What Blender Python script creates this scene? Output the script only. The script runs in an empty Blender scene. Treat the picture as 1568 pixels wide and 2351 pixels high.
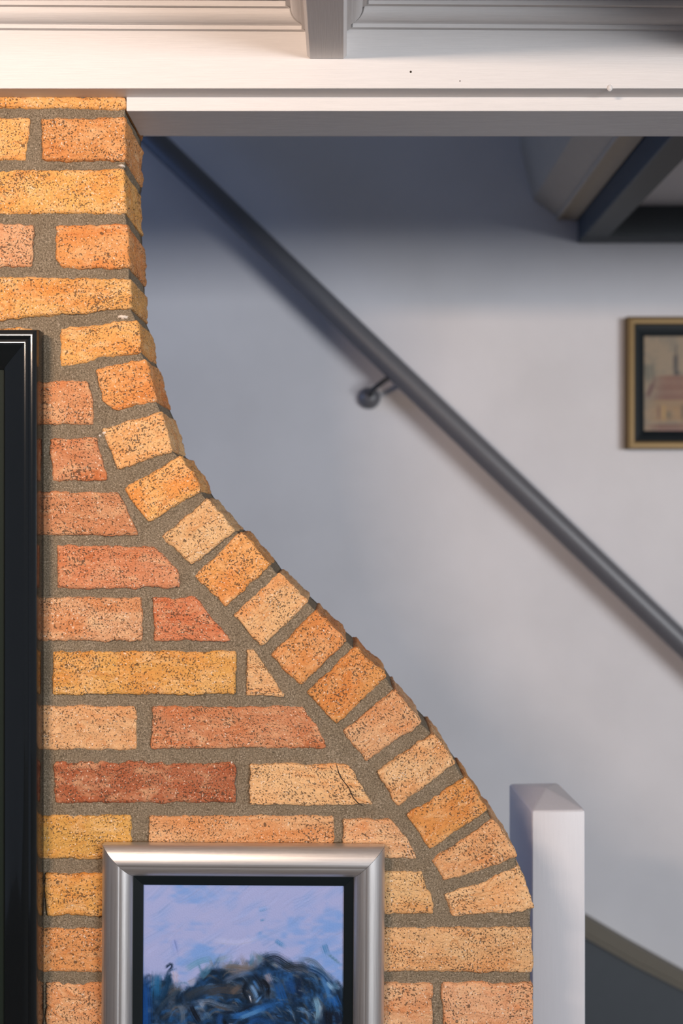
import bpy, bmesh, math, random
import numpy as np
from mathutils import Vector, noise

R = math.radians
scene = bpy.context.scene
COL = scene.collection

# ------------------------------------------------------------------ camera
FPX = 2240.0            # focal length in pixels of the 1568 x 2351 frame
CAMD = 1.12             # camera to brick face (m)
EYE = 1.5
cam_data = bpy.data.cameras.new('camera')
cam_data.sensor_fit = 'VERTICAL'
cam_data.sensor_height = 36.0
cam_data.sensor_width = 24.0
cam_data.lens = 36.0 * FPX / 2351.0
cam_data.dof.use_dof = True
cam_data.dof.focus_distance = CAMD
cam_data.dof.aperture_fstop = 2.6
cam_data.clip_start = 0.02
cam = bpy.data.objects.new('camera', cam_data)
cam.location = (0, -CAMD, EYE)
cam.rotation_euler = (R(90), 0, 0)
COL.objects.link(cam)
scene.camera = cam

# ------------------------------------------------------------------ light
world = bpy.data.worlds.new('world')
scene.world = world
world.use_nodes = True
bg = world.node_tree.nodes['Background']
bg.inputs[0].default_value = (0.50, 0.60, 0.80, 1)
bg.inputs[1].default_value = 0.22

def area(name, loc, target, sx, sy, power, col):
    l = bpy.data.lights.new(name, 'AREA')
    l.shape = 'RECTANGLE'
    l.size, l.size_y = sx, sy
    l.energy = power
    l.color = col
    o = bpy.data.objects.new(name, l)
    o.location = loc
    d = Vector(target) - Vector(loc)
    o.rotation_euler = d.to_track_quat('-Z', 'Y').to_euler()
    COL.objects.link(o)
    return o

area('lamp_left_offscreen', (-0.78, -1.5, 2.005), (-0.3, 0, 1.85), 0.4, 0.07, 23, (1.0, 0.77, 0.61))
area('window_right_offscreen', (3.3, -4.8, 1.56), (0.0, 0.3, 1.64), 2.6, 0.90, 232, (0.93, 0.96, 1.0))
area('window_stair_left_offscreen', (-2.3, 0.56, 2.05), (0.0, 0.70, 1.95), 0.6, 0.9, 11, (0.22, 0.42, 1.0))

scene.view_settings.view_transform = 'Standard'
scene.view_settings.look = 'None'
scene.view_settings.exposure = 0.0
scene.view_settings.gamma = 1.0
scene.view_settings.use_curve_mapping = False

# ------------------------------------------------------------------ helpers
def pw(x, y, Y=0.0):
    """photo pixel -> world point at depth Y"""
    d = CAMD + Y
    return Vector(((x - 784.0) * d / FPX, Y, EYE + (1175.5 - y) * d / FPX))

def srgb(r, g, b):
    f = lambda c: ((c / 255.0) / 12.92) if c / 255.0 <= 0.04045 else (((c / 255.0) + 0.055) / 1.055) ** 2.4
    return (f(r), f(g), f(b), 1.0)

def mesh_obj(name, verts, faces, mat, parent=None, smooth=False, origin=None):
    me = bpy.data.meshes.new(name)
    if origin is None:
        a = np.array([tuple(v) for v in verts])
        origin = (a.min(0) + a.max(0)) / 2
    ox = Vector(origin)
    me.from_pydata([tuple(Vector(v) - ox) for v in verts], [], faces)
    me.validate()
    bm = bmesh.new(); bm.from_mesh(me)
    bmesh.ops.recalc_face_normals(bm, faces=bm.faces)
    bm.to_mesh(me); bm.free()
    if smooth:
        me.polygons.foreach_set('use_smooth', [True] * len(me.polygons))
    me.materials.append(mat)
    o = bpy.data.objects.new(name, me)
    COL.objects.link(o)
    o.location = ox
    if parent is not None:
        o.parent = parent
        p = ox - world_loc(parent)
        o.location = p
    return o

def world_loc(o):
    v = Vector((0, 0, 0))
    while o is not None:
        v += o.location
        o = o.parent
    return v

def box_obj(name, lo, hi, mat, parent=None, bevel=0.0, segs=2):
    x0, y0, z0 = lo; x1, y1, z1 = hi
    vs = [(x0,y0,z0),(x1,y0,z0),(x1,y1,z0),(x0,y1,z0),(x0,y0,z1),(x1,y0,z1),(x1,y1,z1),(x0,y1,z1)]
    fs = [(0,3,2,1),(4,5,6,7),(0,1,5,4),(1,2,6,5),(2,3,7,6),(3,0,4,7)]
    o = mesh_obj(name, vs, fs, mat, parent)
    if bevel:
        bevel_obj(o, bevel, segs)
    return o

def bevel_obj(o, w, segs=2):
    bm = bmesh.new(); bm.from_mesh(o.data)
    bmesh.ops.bevel(bm, geom=list(bm.edges), offset=w, segments=segs, profile=0.6, affect='EDGES', clamp_overlap=True)
    bm.to_mesh(o.data); bm.free()

def prism_y(name, poly, y0, y1, mat, parent=None, bevel=0.0):
    """polygon of (x,z) extruded from y0 to y1"""
    n = len(poly)
    vs = [(x, y0, z) for x, z in poly] + [(x, y1, z) for x, z in poly]
    fs = [tuple(range(n)), tuple(range(2*n-1, n-1, -1))] + [(i, (i+1) % n, n+(i+1) % n, n+i) for i in range(n)]
    o = mesh_obj(name, vs, fs, mat, parent)
    if bevel: bevel_obj(o, bevel)
    return o

def sweep(name, profile, frames, mat, parent=None, closed=False, smooth=True, caps=True):
    """profile list of (a,b); frames list of functions (a,b)->point"""
    n = len(profile); vs = []; fs = []
    for f in frames:
        vs += [f(a, b) for a, b in profile]
    m = n if closed else n - 1
    for k in range(len(frames) - 1):
        for i in range(m):
            j = (i + 1) % n
            fs.append((k*n+i, k*n+j, (k+1)*n+j, (k+1)*n+i))
    if caps:
        fs.append(tuple(range(n)))
        fs.append(tuple(range((len(frames)-1)*n, len(frames)*n)))
    o = mesh_obj(name, vs, fs, mat, parent)
    if smooth:
        smooth_by_angle(o, 32)
    return o

def smooth_by_angle(o, deg):
    me = o.data
    me.polygons.foreach_set('use_smooth', [True] * len(me.polygons))
    bm = bmesh.new(); bm.from_mesh(me)
    for e in bm.edges:
        e.smooth = len(e.link_faces) == 2 and e.calc_face_angle(0) < R(deg)
    bm.to_mesh(me); bm.free()

def empty(name, loc):
    o = bpy.data.objects.new(name, None)
    o.empty_display_size = 0.05
    COL.objects.link(o)
    o.location = loc
    return o

def tag(o, label=None, cat=None, group=None, kind=None):
    if label: o['label'] = label
    if cat: o['category'] = cat
    if group: o['group'] = group
    if kind: o['kind'] = kind
    return o

def tube(name, pts, rad, mat, parent=None, seg=24):
    pts = [Vector(p) for p in pts]
    vs = []; fs = []
    rads = rad if isinstance(rad, (list, tuple)) else [rad] * len(pts)
    for i, p in enumerate(pts):
        t = (pts[min(i+1, len(pts)-1)] - pts[max(i-1, 0)]).normalized()
        up = Vector((0, 1, 0)) if abs(t.y) < 0.9 else Vector((0, 0, 1))
        a = t.cross(up).normalized(); b = t.cross(a).normalized()
        for k in range(seg):
            an = 2 * math.pi * k / seg
            vs.append(p + (a * math.cos(an) + b * math.sin(an)) * rads[i])
    for i in range(len(pts) - 1):
        for k in range(seg):
            fs.append((i*seg+k, i*seg+(k+1) % seg, (i+1)*seg+(k+1) % seg, (i+1)*seg+k))
    fs.append(tuple(range(seg))); fs.append(tuple(range((len(pts)-1)*seg, len(pts)*seg)))
    o = mesh_obj(name, vs, fs, mat, parent)
    smooth_by_angle(o, 40)
    return o

# ------------------------------------------------------------------ materials
class NT:
    def __init__(self, name):
        self.m = bpy.data.materials.new(name)
        self.m.use_nodes = True
        self.t = self.m.node_tree
        self.b = self.t.nodes['Principled BSDF']
    def n(self, typ, **kw):
        nd = self.t.nodes.new(typ)
        for k, v in kw.items():
            if hasattr(nd, k) and not isinstance(k, int): setattr(nd, k, v)
        return nd
    def l(self, a, b): self.t.links.new(a, b)
    def coords(self, scale=(1, 1, 1), rnd=False, kind='Object'):
        tc = self.n('ShaderNodeTexCoord')
        mp = self.n('ShaderNodeMapping')
        mp.inputs['Scale'].default_value = scale
        self.l(tc.outputs[kind], mp.inputs['Vector'])
        if rnd:
            oi = self.n('ShaderNodeObjectInfo')
            mul = self.n('ShaderNodeMath', operation='MULTIPLY'); mul.inputs[1].default_value = 37.0
            self.l(oi.outputs['Random'], mul.inputs[0])
            cb = self.n('ShaderNodeCombineXYZ')
            for i in range(3): self.l(mul.outputs[0], cb.inputs[i])
            self.l(cb.outputs[0], mp.inputs['Location'])
        return mp.outputs[0]
    def noise(self, vec, scale, detail=3, rough=0.5, dist=0.0):
        nd = self.n('ShaderNodeTexNoise')
        nd.inputs['Scale'].default_value = scale
        nd.inputs['Detail'].default_value = detail
        nd.inputs['Roughness'].default_value = rough
        nd.inputs['Distortion'].default_value = dist
        self.l(vec, nd.inputs['Vector'])
        return nd.outputs['Fac']
    def ramp(self, fac, stops):
        r = self.n('ShaderNodeValToRGB')
        el = r.color_ramp.elements
        el[0].position, el[0].color = stops[0]
        el[1].position, el[1].color = stops[-1]
        for p, c in stops[1:-1]:
            e = el.new(p); e.color = c
        self.l(fac, r.inputs[0])
        return r.outputs[0]
    def mix(self, fac, a, b, mode='MIX'):
        m = self.n('ShaderNodeMix', data_type='RGBA', blend_type=mode)
        for s, v in ((0, fac), (6, a), (7, b)):
            if isinstance(v, (int, float)): m.inputs[s].default_value = v
            elif isinstance(v, tuple): m.inputs[s].default_value = v
            else: self.l(v, m.inputs[s])
        return m.outputs[2]
    def bump(self, h, strength, dist, prev=None):
        b = self.n('ShaderNodeBump')
        b.inputs['Strength'].default_value = strength
        b.inputs['Distance'].default_value = dist
        self.l(h, b.inputs['Height'])
        if prev is not None: self.l(prev, b.inputs['Normal'])
        return b.outputs[0]
    def out(self, col=None, rough=0.6, metal=0.0, normal=None, spec=None, coat=0.0):
        if col is not None:
            if isinstance(col, tuple): self.b.inputs['Base Color'].default_value = col
            else: self.l(col, self.b.inputs['Base Color'])
        if isinstance(rough, (int, float)): self.b.inputs['Roughness'].default_value = rough
        else: self.l(rough, self.b.inputs['Roughness'])
        self.b.inputs['Metallic'].default_value = metal
        if normal is not None: self.l(normal, self.b.inputs['Normal'])
        if spec is not None: self.b.inputs['Specular IOR Level'].default_value = spec
        self.b.inputs['Coat Weight'].default_value = coat
        return self.m

W1 = (1, 1, 1, 1); K0 = (0, 0, 0, 1)

def brick_material():
    t = NT('brick_clay')
    at_ = t.n('ShaderNodeAttribute', attribute_name='brick_uv')
    oi = t.n('ShaderNodeObjectInfo')
    rn = t.n('ShaderNodeMath', operation='MULTIPLY'); rn.inputs[1].default_value = 37.0
    t.l(oi.outputs['Random'], rn.inputs[0])
    cb = t.n('ShaderNodeCombineXYZ')
    for i in range(3): t.l(rn.outputs[0], cb.inputs[i])
    def co(scale):
        mp = t.n('ShaderNodeMapping'); mp.inputs['Scale'].default_value = scale
        t.l(at_.outputs['Vector'], mp.inputs['Vector']); t.l(cb.outputs[0], mp.inputs['Location'])
        return mp.outputs[0]
    v = co((1, 1, 1)); vs = co((1.0, 1.0, 2.0))
    base = oi.outputs['Color']
    # broad fired variation: redder and paler zones
    big = t.noise(vs, 13, 3, 0.55, 0.6)
    red = t.mix(1.0, base, (0.95, 0.70, 0.50, 1), 'MULTIPLY')
    c = t.mix(t.ramp(big, [(0.44, K0), (0.70, W1)]), base, red)
    pale = t.mix(0.55, base, (0.86, 0.60, 0.34, 1))
    med = t.noise(vs, 30, 5, 0.65, 1.0)
    c = t.mix(t.ramp(med, [(0.48, K0), (0.72, (0.75, 0.75, 0.75, 1))]), c, pale)
    # drag folds in the clay: thin saturated lines
    fold = t.noise(co((0.55, 1.0, 1.5)), 17, 2, 0.45, 1.6)
    fm = t.ramp(fold, [(0.478, K0), (0.497, W1), (0.503, W1), (0.530, K0)])
    msk = t.ramp(t.noise(vs, 22, 2, 0.5), [(0.45, K0), (0.62, W1)])
    fmm = t.n('ShaderNodeMath', operation='MULTIPLY'); t.l(fm, fmm.inputs[0]); t.l(msk, fmm.inputs[1])
    fm2 = t.n('ShaderNodeMath', operation='MULTIPLY'); t.l(fmm.outputs[0], fm2.inputs[0]); fm2.inputs[1].default_value = 0.55
    c = t.mix(fm2.outputs[0], c, t.mix(1.0, base, (0.82, 0.55, 0.32, 1), 'MULTIPLY'))
    # grain
    gr = t.noise(v, 430, 3, 0.7)
    c = t.mix(t.ramp(gr, [(0.30, (0.62, 0.62, 0.62, 1)), (0.52, K0)]), c, t.mix(1.0, c, (0.60, 0.50, 0.44, 1), 'MULTIPLY'))
    # pits: dense small dark specks, clustered
    clus = t.noise(vs, 24, 3, 0.55)
    sp = t.noise(v, 520, 1, 0.5)
    ad = t.n('ShaderNodeMath', operation='MULTIPLY_ADD')
    t.l(clus, ad.inputs[0]); ad.inputs[1].default_value = 0.34; t.l(sp, ad.inputs[2])
    spm = t.ramp(ad.outputs[0], [(0.765, K0), (0.80, W1)])
    sp2 = t.noise(v, 150, 1, 0.5)
    sp2m = t.ramp(sp2, [(0.725, K0), (0.75, W1)])
    mx = t.n('ShaderNodeMath', operation='MAXIMUM'); t.l(spm, mx.inputs[0]); t.l(sp2m, mx.inputs[1])
    dark = t.mix(0.80, c, (0.060, 0.036, 0.020, 1))
    c = t.mix(mx.outputs[0], c, dark)
    # pale grit
    lg = t.noise(v, 480, 1, 0.5, 0.3)
    c = t.mix(t.ramp(lg, [(0.295, (0.7, 0.7, 0.7, 1)), (0.335, K0)]), c, (0.80, 0.66, 0.52, 1))
    # relief
    crease = t.noise(co((1, 1, 2.4)), 36, 5, 0.62, 2.2)
    n1 = t.bump(crease, 0.6, 0.003)
    n1 = t.bump(fmm.outputs[0], 0.5, 0.0012, n1)
    n2 = t.bump(gr, 0.6, 0.0009, n1)
    inv = t.n('ShaderNodeMath', operation='SUBTRACT'); inv.inputs[0].default_value = 1.0; t.l(mx.outputs[0], inv.inputs[1])
    n3 = t.bump(inv.outputs[0], 0.7, 0.0007, n2)
    return t.out(c, 0.78, 0, n3, 0.35)

def mortar_material():
    t = NT('mortar_sand')
    v = t.coords()
    g = t.noise(v, 620, 3, 0.7)
    g2 = t.noise(v, 30, 4, 0.6)
    c = t.ramp(g, [(0.28, (0.060, 0.045, 0.030, 1)), (0.47, (0.195, 0.152, 0.102, 1)), (0.60, (0.285, 0.226, 0.158, 1)), (0.74, (0.58, 0.50, 0.40, 1))])
    c = t.mix(t.ramp(g2, [(0.35, (0.45, 0.45, 0.45, 1)), (0.65, K0)]), c, t.mix(1.0, c, (0.70, 0.66, 0.60, 1), 'MULTIPLY'))
    n1 = t.bump(t.noise(v, 90, 4, 0.6), 0.5, 0.003)
    n2 = t.bump(g, 0.8, 0.0012, n1)
    return t.out(c, 0.95, 0, n2, 0.2)

def paint_material(name, col, rough=0.5, streak=(1, 1, 1), amount=0.25, tint=0.06, sc=60):
    t = NT(name)
    v = t.coords(scale=streak)
    s = t.noise(v, sc, 5, 0.62)
    f = t.noise(t.coords(), 900, 2, 0.5)
    dk = tuple(c * (1 - tint * 2) for c in col[:3]) + (1,)
    c = t.mix(t.ramp(s, [(0.35, K0), (0.7, W1)]), dk, col)
    n1 = t.bump(s, amount, 0.0012)
    n2 = t.bump(f, 0.12, 0.0004, n1)
    return t.out(c, rough, 0, n2, 0.4)

def plaster_material(name, col, sc=170, strength=0.35, dist=0.0015, rough=0.8):
    t = NT(name)
    v = t.coords()
    a = t.noise(v, sc, 4, 0.6)
    big = t.noise(v, 5, 3, 0.5)
    dk = tuple(c * 0.93 for c in col[:3]) + (1,)
    c = t.mix(t.ramp(big, [(0.35, K0), (0.65, W1)]), dk, col)
    return t.out(c, rough, 0, t.bump(a, strength, dist), 0.25)

def silver_material(along):
    t = NT('silver_leaf')
    sc = (1, 6, 90) if along == 'x' else (90, 6, 1)
    v = t.coords(scale=sc)
    s = t.noise(v, 9, 5, 0.7)
    w = t.noise(t.coords(scale=(sc[0] * 0.6, 4, sc[2] * 0.6)), 30, 4, 0.75)
    c = t.ramp(s, [(0.25, (0.50, 0.47, 0.46, 1)), (0.55, (0.66, 0.64, 0.63, 1)), (0.8, (0.74, 0.72, 0.71, 1))])
    c = t.mix(t.ramp(w, [(0.66, K0), (0.74, (0.75, 0.75, 0.75, 1))]), c, (0.10, 0.065, 0.05, 1))
    return t.out(c, 0.40, 0.90, t.bump(s, 0.15, 0.0006))

def attr_material(name, rough=0.5, bumpy=0.4):
    t = NT(name)
    a = t.n('ShaderNodeAttribute', attribute_name='pigment')
    v = t.coords()
    b = t.noise(v, 500, 3, 0.6)
    return t.out(a.outputs['Color'], rough, 0, t.bump(b, bumpy, 0.0006), 0.3)

def plain(name, col, rough=0.5, metal=0.0, spec=0.5, coat=0.0):
    t = NT(name)
    v = t.coords()
    s = t.noise(v, 40, 3, 0.5)
    dk = tuple(c * 0.88 for c in col[:3]) + (1,)
    c = t.mix(s, dk, col)
    return t.out(c, rough, metal, t.bump(t.noise(v, 700, 2, 0.5), 0.05, 0.0003), spec, coat)

def wood_floor_material():
    t = NT('oak_floor')
    v = t.coords(scale=(1, 12, 1))
    s = t.noise(v, 6, 5, 0.6, 0.8)
    c = t.ramp(s, [(0.3, (0.045, 0.036, 0.030, 1)), (0.7, (0.10, 0.082, 0.068, 1))])
    return t.out(c, 0.45, 0, t.bump(s, 0.2, 0.001))

M_BRICK = brick_material()
M_MORTAR = mortar_material()
M_WHITE = paint_material('warm_white_paint', (0.72, 0.69, 0.675, 1), 0.45, (2.0, 14, 60), 0.30, 0.03, 12)
M_WHITEY = paint_material('warm_white_paint_joist', (0.72, 0.69, 0.675, 1), 0.45, (60, 2.0, 14), 0.30, 0.03, 12)
M_POST = paint_material('grey_white_paint', (0.57, 0.56, 0.585, 1), 0.38, (30, 30, 2), 0.10, 0.015, 10)
M_PLASTER = plaster_material('stair_wall_plaster', (0.63, 0.612, 0.62, 1), 150, 0.30, 0.0014)
M_CEIL = plaster_material('rough_ceiling_plaster', (0.78, 0.77, 0.77, 1), 120, 0.9, 0.004)
M_RAIL = plain('dark_grey_rail_paint', (0.105, 0.105, 0.115, 1), 0.40)
M_ROD = plain('black_iron', (0.012, 0.013, 0.015, 1), 0.5)
M_TAUPE = plain('taupe_paint', (0.44, 0.37, 0.28, 1), 0.5)
M_DARKTRIM = plain('dark_trim_paint', (0.050, 0.060, 0.066, 1), 0.5)
M_SKIRT = plain('slate_skirting_paint', (0.055, 0.062, 0.070, 1), 0.5)
M_CAP = plain('skirting_cap_brown', (0.135, 0.115, 0.085, 1), 0.5)
M_BLACKF = plain('black_lacquer', (0.006, 0.0075, 0.0085, 1), 0.14, 0, 0.5, 0.4)
M_SLIP = plain('black_slip_paint', (0.004, 0.007, 0.009, 1), 0.5, 0, 0.2)
M_GREEN = plain('dark_green_print', (0.012, 0.018, 0.014, 1), 0.6, 0, 0.12)
M_SILX = silver_material('x')
M_SILZ = silver_material('z')
M_GOLD = plain('old_gilding', (0.15, 0.092, 0.032, 1), 0.45, 0.55)
M_PAINT = attr_material('oil_paint', 0.42, 0.5)
M_PAINT2 = attr_material('old_oil_paint', 0.5, 0.3)
M_FLOOR = wood_floor_material()
M_CRACK = plain('crack_shadow_dirt', (0.03, 0.018, 0.01, 1), 0.95)  # dirt plus painted-in shadow of the crack; nail heads share it
M_LIME = plain('lime_bloom', (0.72, 0.62, 0.52, 1), 0.95)

# ------------------------------------------------------------------ room shell
YB = 0.98                                                   # stair wall plane
def shell(name, lo, hi, mat, label=None):
    o = box_obj(name, lo, hi, mat)
    tag(o, label, None, None, 'structure')
    return o

shell('floor', (-3.0, -5.0, -0.06), (3.0, YB, 0.0), M_FLOOR, 'brown wooden floor')
shell('wall_back', (-1.7, YB, 0.0), (2.6, YB + 0.1, 3.0), M_PLASTER, 'pale grey plastered staircase wall behind the handrail')

# ------------------------------------------------------------------ brick wall
WALL = None
# right outline of the brickwork (photo pixels on the brick face)
EDGE = [(284,205),(285,250),(286,300),(287,372),(283,385),(282,440),(287,495),(290,520),(295,620),(298,707),(310,733),(322,808),(333,830),(357,922),(370,950),
        (393,1036),(413,1052),(458,1127),(475,1150),(537,1217),(552,1228),(617,1294),(636,1319),(703,1382),(726,1404),
        (792,1471),(815,1490),(884,1555),(904,1584),(964,1659),(991,1686),(1042,1753),(1066,1787),(1116,1860),
        (1129,1885),(1185,1968),(1188,1993),(1221,2082),(1219,2100),(1219,4300)]
def edge_x(y):
    for (x0, y0), (x1, y1) in zip(EDGE, EDGE[1:]):
        if y0 <= y <= y1:
            return x0 + (x1 - x0) * (y - y0) / (y1 - y0)
    return EDGE[-1][0]

FLOOR_PY = 1175.5 + EYE * 2000
LEFT_PX = -1560
def build_mortar():
    rows = list(np.arange(214, 2400, 7.0)) + list(np.arange(2400, FLOOR_PY, 60.0)) + [FLOOR_PY]
    cols = [('l', t) for t in np.linspace(0, 1, 30)[:-1]] + [('r', t) for t in np.linspace(0, 1, 170)]
    vs = []; fs = []
    nc = len(cols)
    depth = [0.006, 0.02, 0.04, 0.06, 0.08, 0.097]
    tot = nc + len(depth)
    for y in rows:
        xr = edge_x(y)
        for k, t in cols:
            x = LEFT_PX + (-40 - LEFT_PX) * t if k == 'l' else -40 + (xr + 40) * t
            p = pw(x, y)
            n = noise.fractal(Vector((p.x * 60, p.z * 60, 3.1)), 1.0, 2.0, 3)
            p.y = 0.0030 + 0.0010 * n
            if k == 'r' and t == 1.0: p.y += 0.0015
            vs.append(p)
        for d in depth:
            p = pw(xr, y)
            n = noise.fractal(Vector((d * 60, p.z * 60, 9.7)), 1.0, 2.0, 3)
            p.x += 0.0010 * n - 0.0006; p.y = d
            vs.append(p)
    for r in range(len(rows) - 1):
        for c in range(tot - 1):
            a = r * tot + c
            fs.append((a, a + 1, a + tot + 1, a + tot))
    # back and left closing faces
    r0 = len(vs)
    for y in rows:
        p = pw(LEFT_PX, y); p.y = 0.097; vs.append(p)
    for r in range(len(rows) - 1):
        fs.append((r*tot + tot - 1, r0 + r, r0 + r + 1, (r+1)*tot + tot - 1))
        fs.append((r*tot, (r+1)*tot, r0 + r + 1, r0 + r))
    return mesh_obj('wall_front', vs, fs, M_MORTAR, None, True, origin=(0, 0, 0))

WALL = build_mortar()
tag(WALL, 'orange brick wall with a curved stepped edge and brown mortar', None, None, 'structure')

def poly_sample(pts, n):
    pts = np.array(pts, float)
    seg = np.hypot(*np.diff(pts, axis=0).T)
    cum = np.concatenate([[0], np.cumsum(seg)])
    t = np.linspace(0, cum[-1], n)
    return np.stack([np.interp(t, cum, pts[:, 0]), np.interp(t, cum, pts[:, 1])], 1)

BRICK_ID = [0]
def brick(TL, TR, BR, BL, col, edge=False, top=(), right=(), bottom=(), left=(), step=4.0, crumb=(1, 1, 1, 1), parent=None, side=None):
    """one brick from its outline on the wall face; crumb = raggedness of top, right, bottom, left"""
    BRICK_ID[0] += 1
    sd = BRICK_ID[0] * 7.31
    rng = random.Random(BRICK_ID[0])
    T = [TL, *top, TR]; B = [BL, *bottom, BR]; L = [TL, *left, BL]; Rr = [TR, *right, BR]
    ln = lambda P: sum(math.dist(a, b) for a, b in zip(P, P[1:]))
    nu = max(4, int(max(ln(T), ln(B)) / step)); nv = max(4, int(max(ln(L), ln(Rr)) / step))
    fine = step < 10
    def rag(P, n, k, amp):
        S = poly_sample(P, n + 1)
        d = np.gradient(S, axis=0); d /= np.maximum(1e-6, np.hypot(d[:, 0], d[:, 1]))[:, None]
        nm = np.stack([-d[:, 1], d[:, 0]], 1)
        if fine:
            for i in range(len(S)):
                q = Vector((S[i, 0] * 0.028, S[i, 1] * 0.028, sd + k))
                a = noise.fractal(q, 0.8, 2.0, 4) * 3.4 * amp
                q2 = Vector((S[i, 0] * 0.011, S[i, 1] * 0.011, sd + k + 40))
                a += noise.noise(q2) * 2.2 * amp
                w = min(1, min(i, n - i) * 0.25 + 0.1)
                q3 = Vector((S[i, 0] * 0.11, S[i, 1] * 0.11, sd + k + 80))
                a += noise.noise(q3) * 2.0 * amp
                S[i] += nm[i] * a * w
        return S
    tS = rag(T, nu, 0, crumb[0]); rS = rag(Rr, nv, 1, crumb[1]); bS = rag(B, nu, 2, crumb[2]); lS = rag(L, nv, 3, crumb[3])
    # rounded corners
    cc = {}
    def fixc(S1, i1, S2, i2):
        m = (S1[i1] + S2[i2]) / 2; S1[i1] = m; S2[i2] = m
    fixc(tS, 0, lS, 0); fixc(tS, -1, rS, 0); fixc(bS, 0, lS, -1); fixc(bS, -1, rS, -1)
    cen = (tS.mean(0) + bS.mean(0)) / 2
    for S, i, S2, i2 in ((tS, 0, lS, 0), (tS, -1, rS, 0), (bS, 0, lS, -1), (bS, -1, rS, -1)):
        v = cen - S[i]; v /= np.hypot(*v)
        r = rng.uniform(1.0, 4.5) if fine else 2
        S[i] += v * r; S2[i2] = S[i]
    tilt_x = rng.uniform(-1, 1) * 0.0010; tilt_z = rng.uniform(-1, 1) * 0.0008
    y0 = rng.uniform(-0.0012, 0.0008)
    vs = []; fs = []; buv = []
    nu1, nv1 = nu + 1, nv + 1
    lw = ln(T) + ln(B); lh = ln(L) + ln(Rr); lw /= 2; lh /= 2
    for j in range(nv1):
        v = j / nv
        for i in range(nu1):
            u = i / nu
            p = (1-v)*tS[i] + v*bS[i] + (1-u)*lS[j] + u*rS[j] \
                - ((1-u)*(1-v)*tS[0] + u*(1-v)*tS[-1] + (1-u)*v*bS[0] + u*v*bS[-1])
            w = pw(p[0], p[1])
            e = min(u * lw, (1-u) * lw, v * lh, (1-v) * lh) / 2000.0      # distance to border in m
            y = y0 + tilt_x * (u - .5) * 2 + tilt_z * (v - .5) * 2
            y += 0.0022 * max(0.0, 1 - e / 0.0045) ** 2.2
            if fine:
                q = Vector((w.x * 24, w.z * 48, sd))
                rd = noise.ridged_multi_fractal(q, 0.9, 2.1, 4, 1.0, 2.0)
                y += -0.0008 * (rd - 1.0)
                y += 0.0006 * noise.fractal(Vector((w.x * 160, w.z * 160, sd)), 0.8, 2, 3)
            w.y = y
            vs.append(w); buv.append((u * lw / 2000, y, v * lh / 2000))
    for j in range(nv):
        for i in range(nu):
            a = j*nu1 + i
            fs.append((a, a+1, a+nu1+1, a+nu1))
    ring = [i for i in range(nu1)] + [j*nu1 + nu for j in range(1, nv1)] + \
           [nv*nu1 + i for i in range(nu-1, -1, -1)] + [j*nu1 for j in range(nv-1, 0, -1)]
    depths = [0.004, 0.012, 0.024, 0.036, 0.048, 0.06, 0.072, 0.084, 0.094, 0.100] if edge and fine else ([0.1] if edge else [0.03])
    prev = ring
    c3 = pw(cen[0], cen[1])
    for di, d in enumerate(depths):
        cur = []
        for ri, k in enumerate(ring):
            w = vs[k].copy(); w.y = d
            if edge and fine:
                out = Vector((w.x - c3.x, 0, w.z - c3.z)).normalized()
                a = noise.fractal(Vector((w.x * 70, d * 70, w.z * 70 + sd)), 0.8, 2.0, 4) * 0.0016
                if di == len(depths) - 1: a -= 0.002
                if di == 0: a += 0.0004
                w += out * a
                w.y = d
            cur.append(len(vs)); vs.append(w); bu = buv[k]; buv.append((bu[0], d, bu[2]))
        n = len(ring)
        for i in range(n):
            fs.append((prev[i], prev[(i+1) % n], cur[(i+1) % n], cur[i]))
        prev = cur
    fs.append(tuple(prev))
    o = mesh_obj('brick', vs, fs, M_BRICK, parent or WALL, True)
    o.color = col
    a1 = o.data.attributes.new('brick_uv', 'FLOAT_VECTOR', 'POINT'); a1.data.foreach_set('vector', np.array(buv, np.float32).ravel())
    return o

def jit(c, rng, s=0.06):
    k = 1 + rng.uniform(-s, s)
    return (c[0]*k, c[1]*k*(1+rng.uniform(-s, s)*.5), c[2]*k*(1+rng.uniform(-s, s)), 1)
YO = (0.74, 0.375, 0.115, 1)     # yellow orange
OR = (0.68, 0.300, 0.092, 1)     # orange
TC = (0.57, 0.238, 0.105, 1)     # terracotta
RD = (0.40, 0.130, 0.055, 1)     # dark red
PB = (0.72, 0.425, 0.200, 1)     # pale buff
PK = (0.66, 0.350, 0.175, 1)     # pinkish buff
OC = (0.67, 0.345, 0.090, 1)     # ochre
rngc = random.Random(5)
def J(c): return jit(c, rngc)

# pier courses under the beam
brick((-150,221),(286,221),(289,249),(-150,246), J(YO), True)
brick((-330,268),(68,269),(57,367),(-330,367), J(YO))
brick((93,272),(287,267),(289,370),(97,368), J(OR), True)
brick((-130,391),(285,388),(290,488),(-130,492), J(YO), True)
brick((-330,514),(77,515),(74,612),(-330,608), J(PK))
brick((127,518),(293,515),(298,615),(140,613), J(OR), True, left=[(127,592)])
brick((-120,634),(301,640),(302,707),(-120,745), J(YO), True, bottom=[(96,727)])
brick((-330,752),(74,753),(72,850),(-330,850), J(YO))
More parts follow.
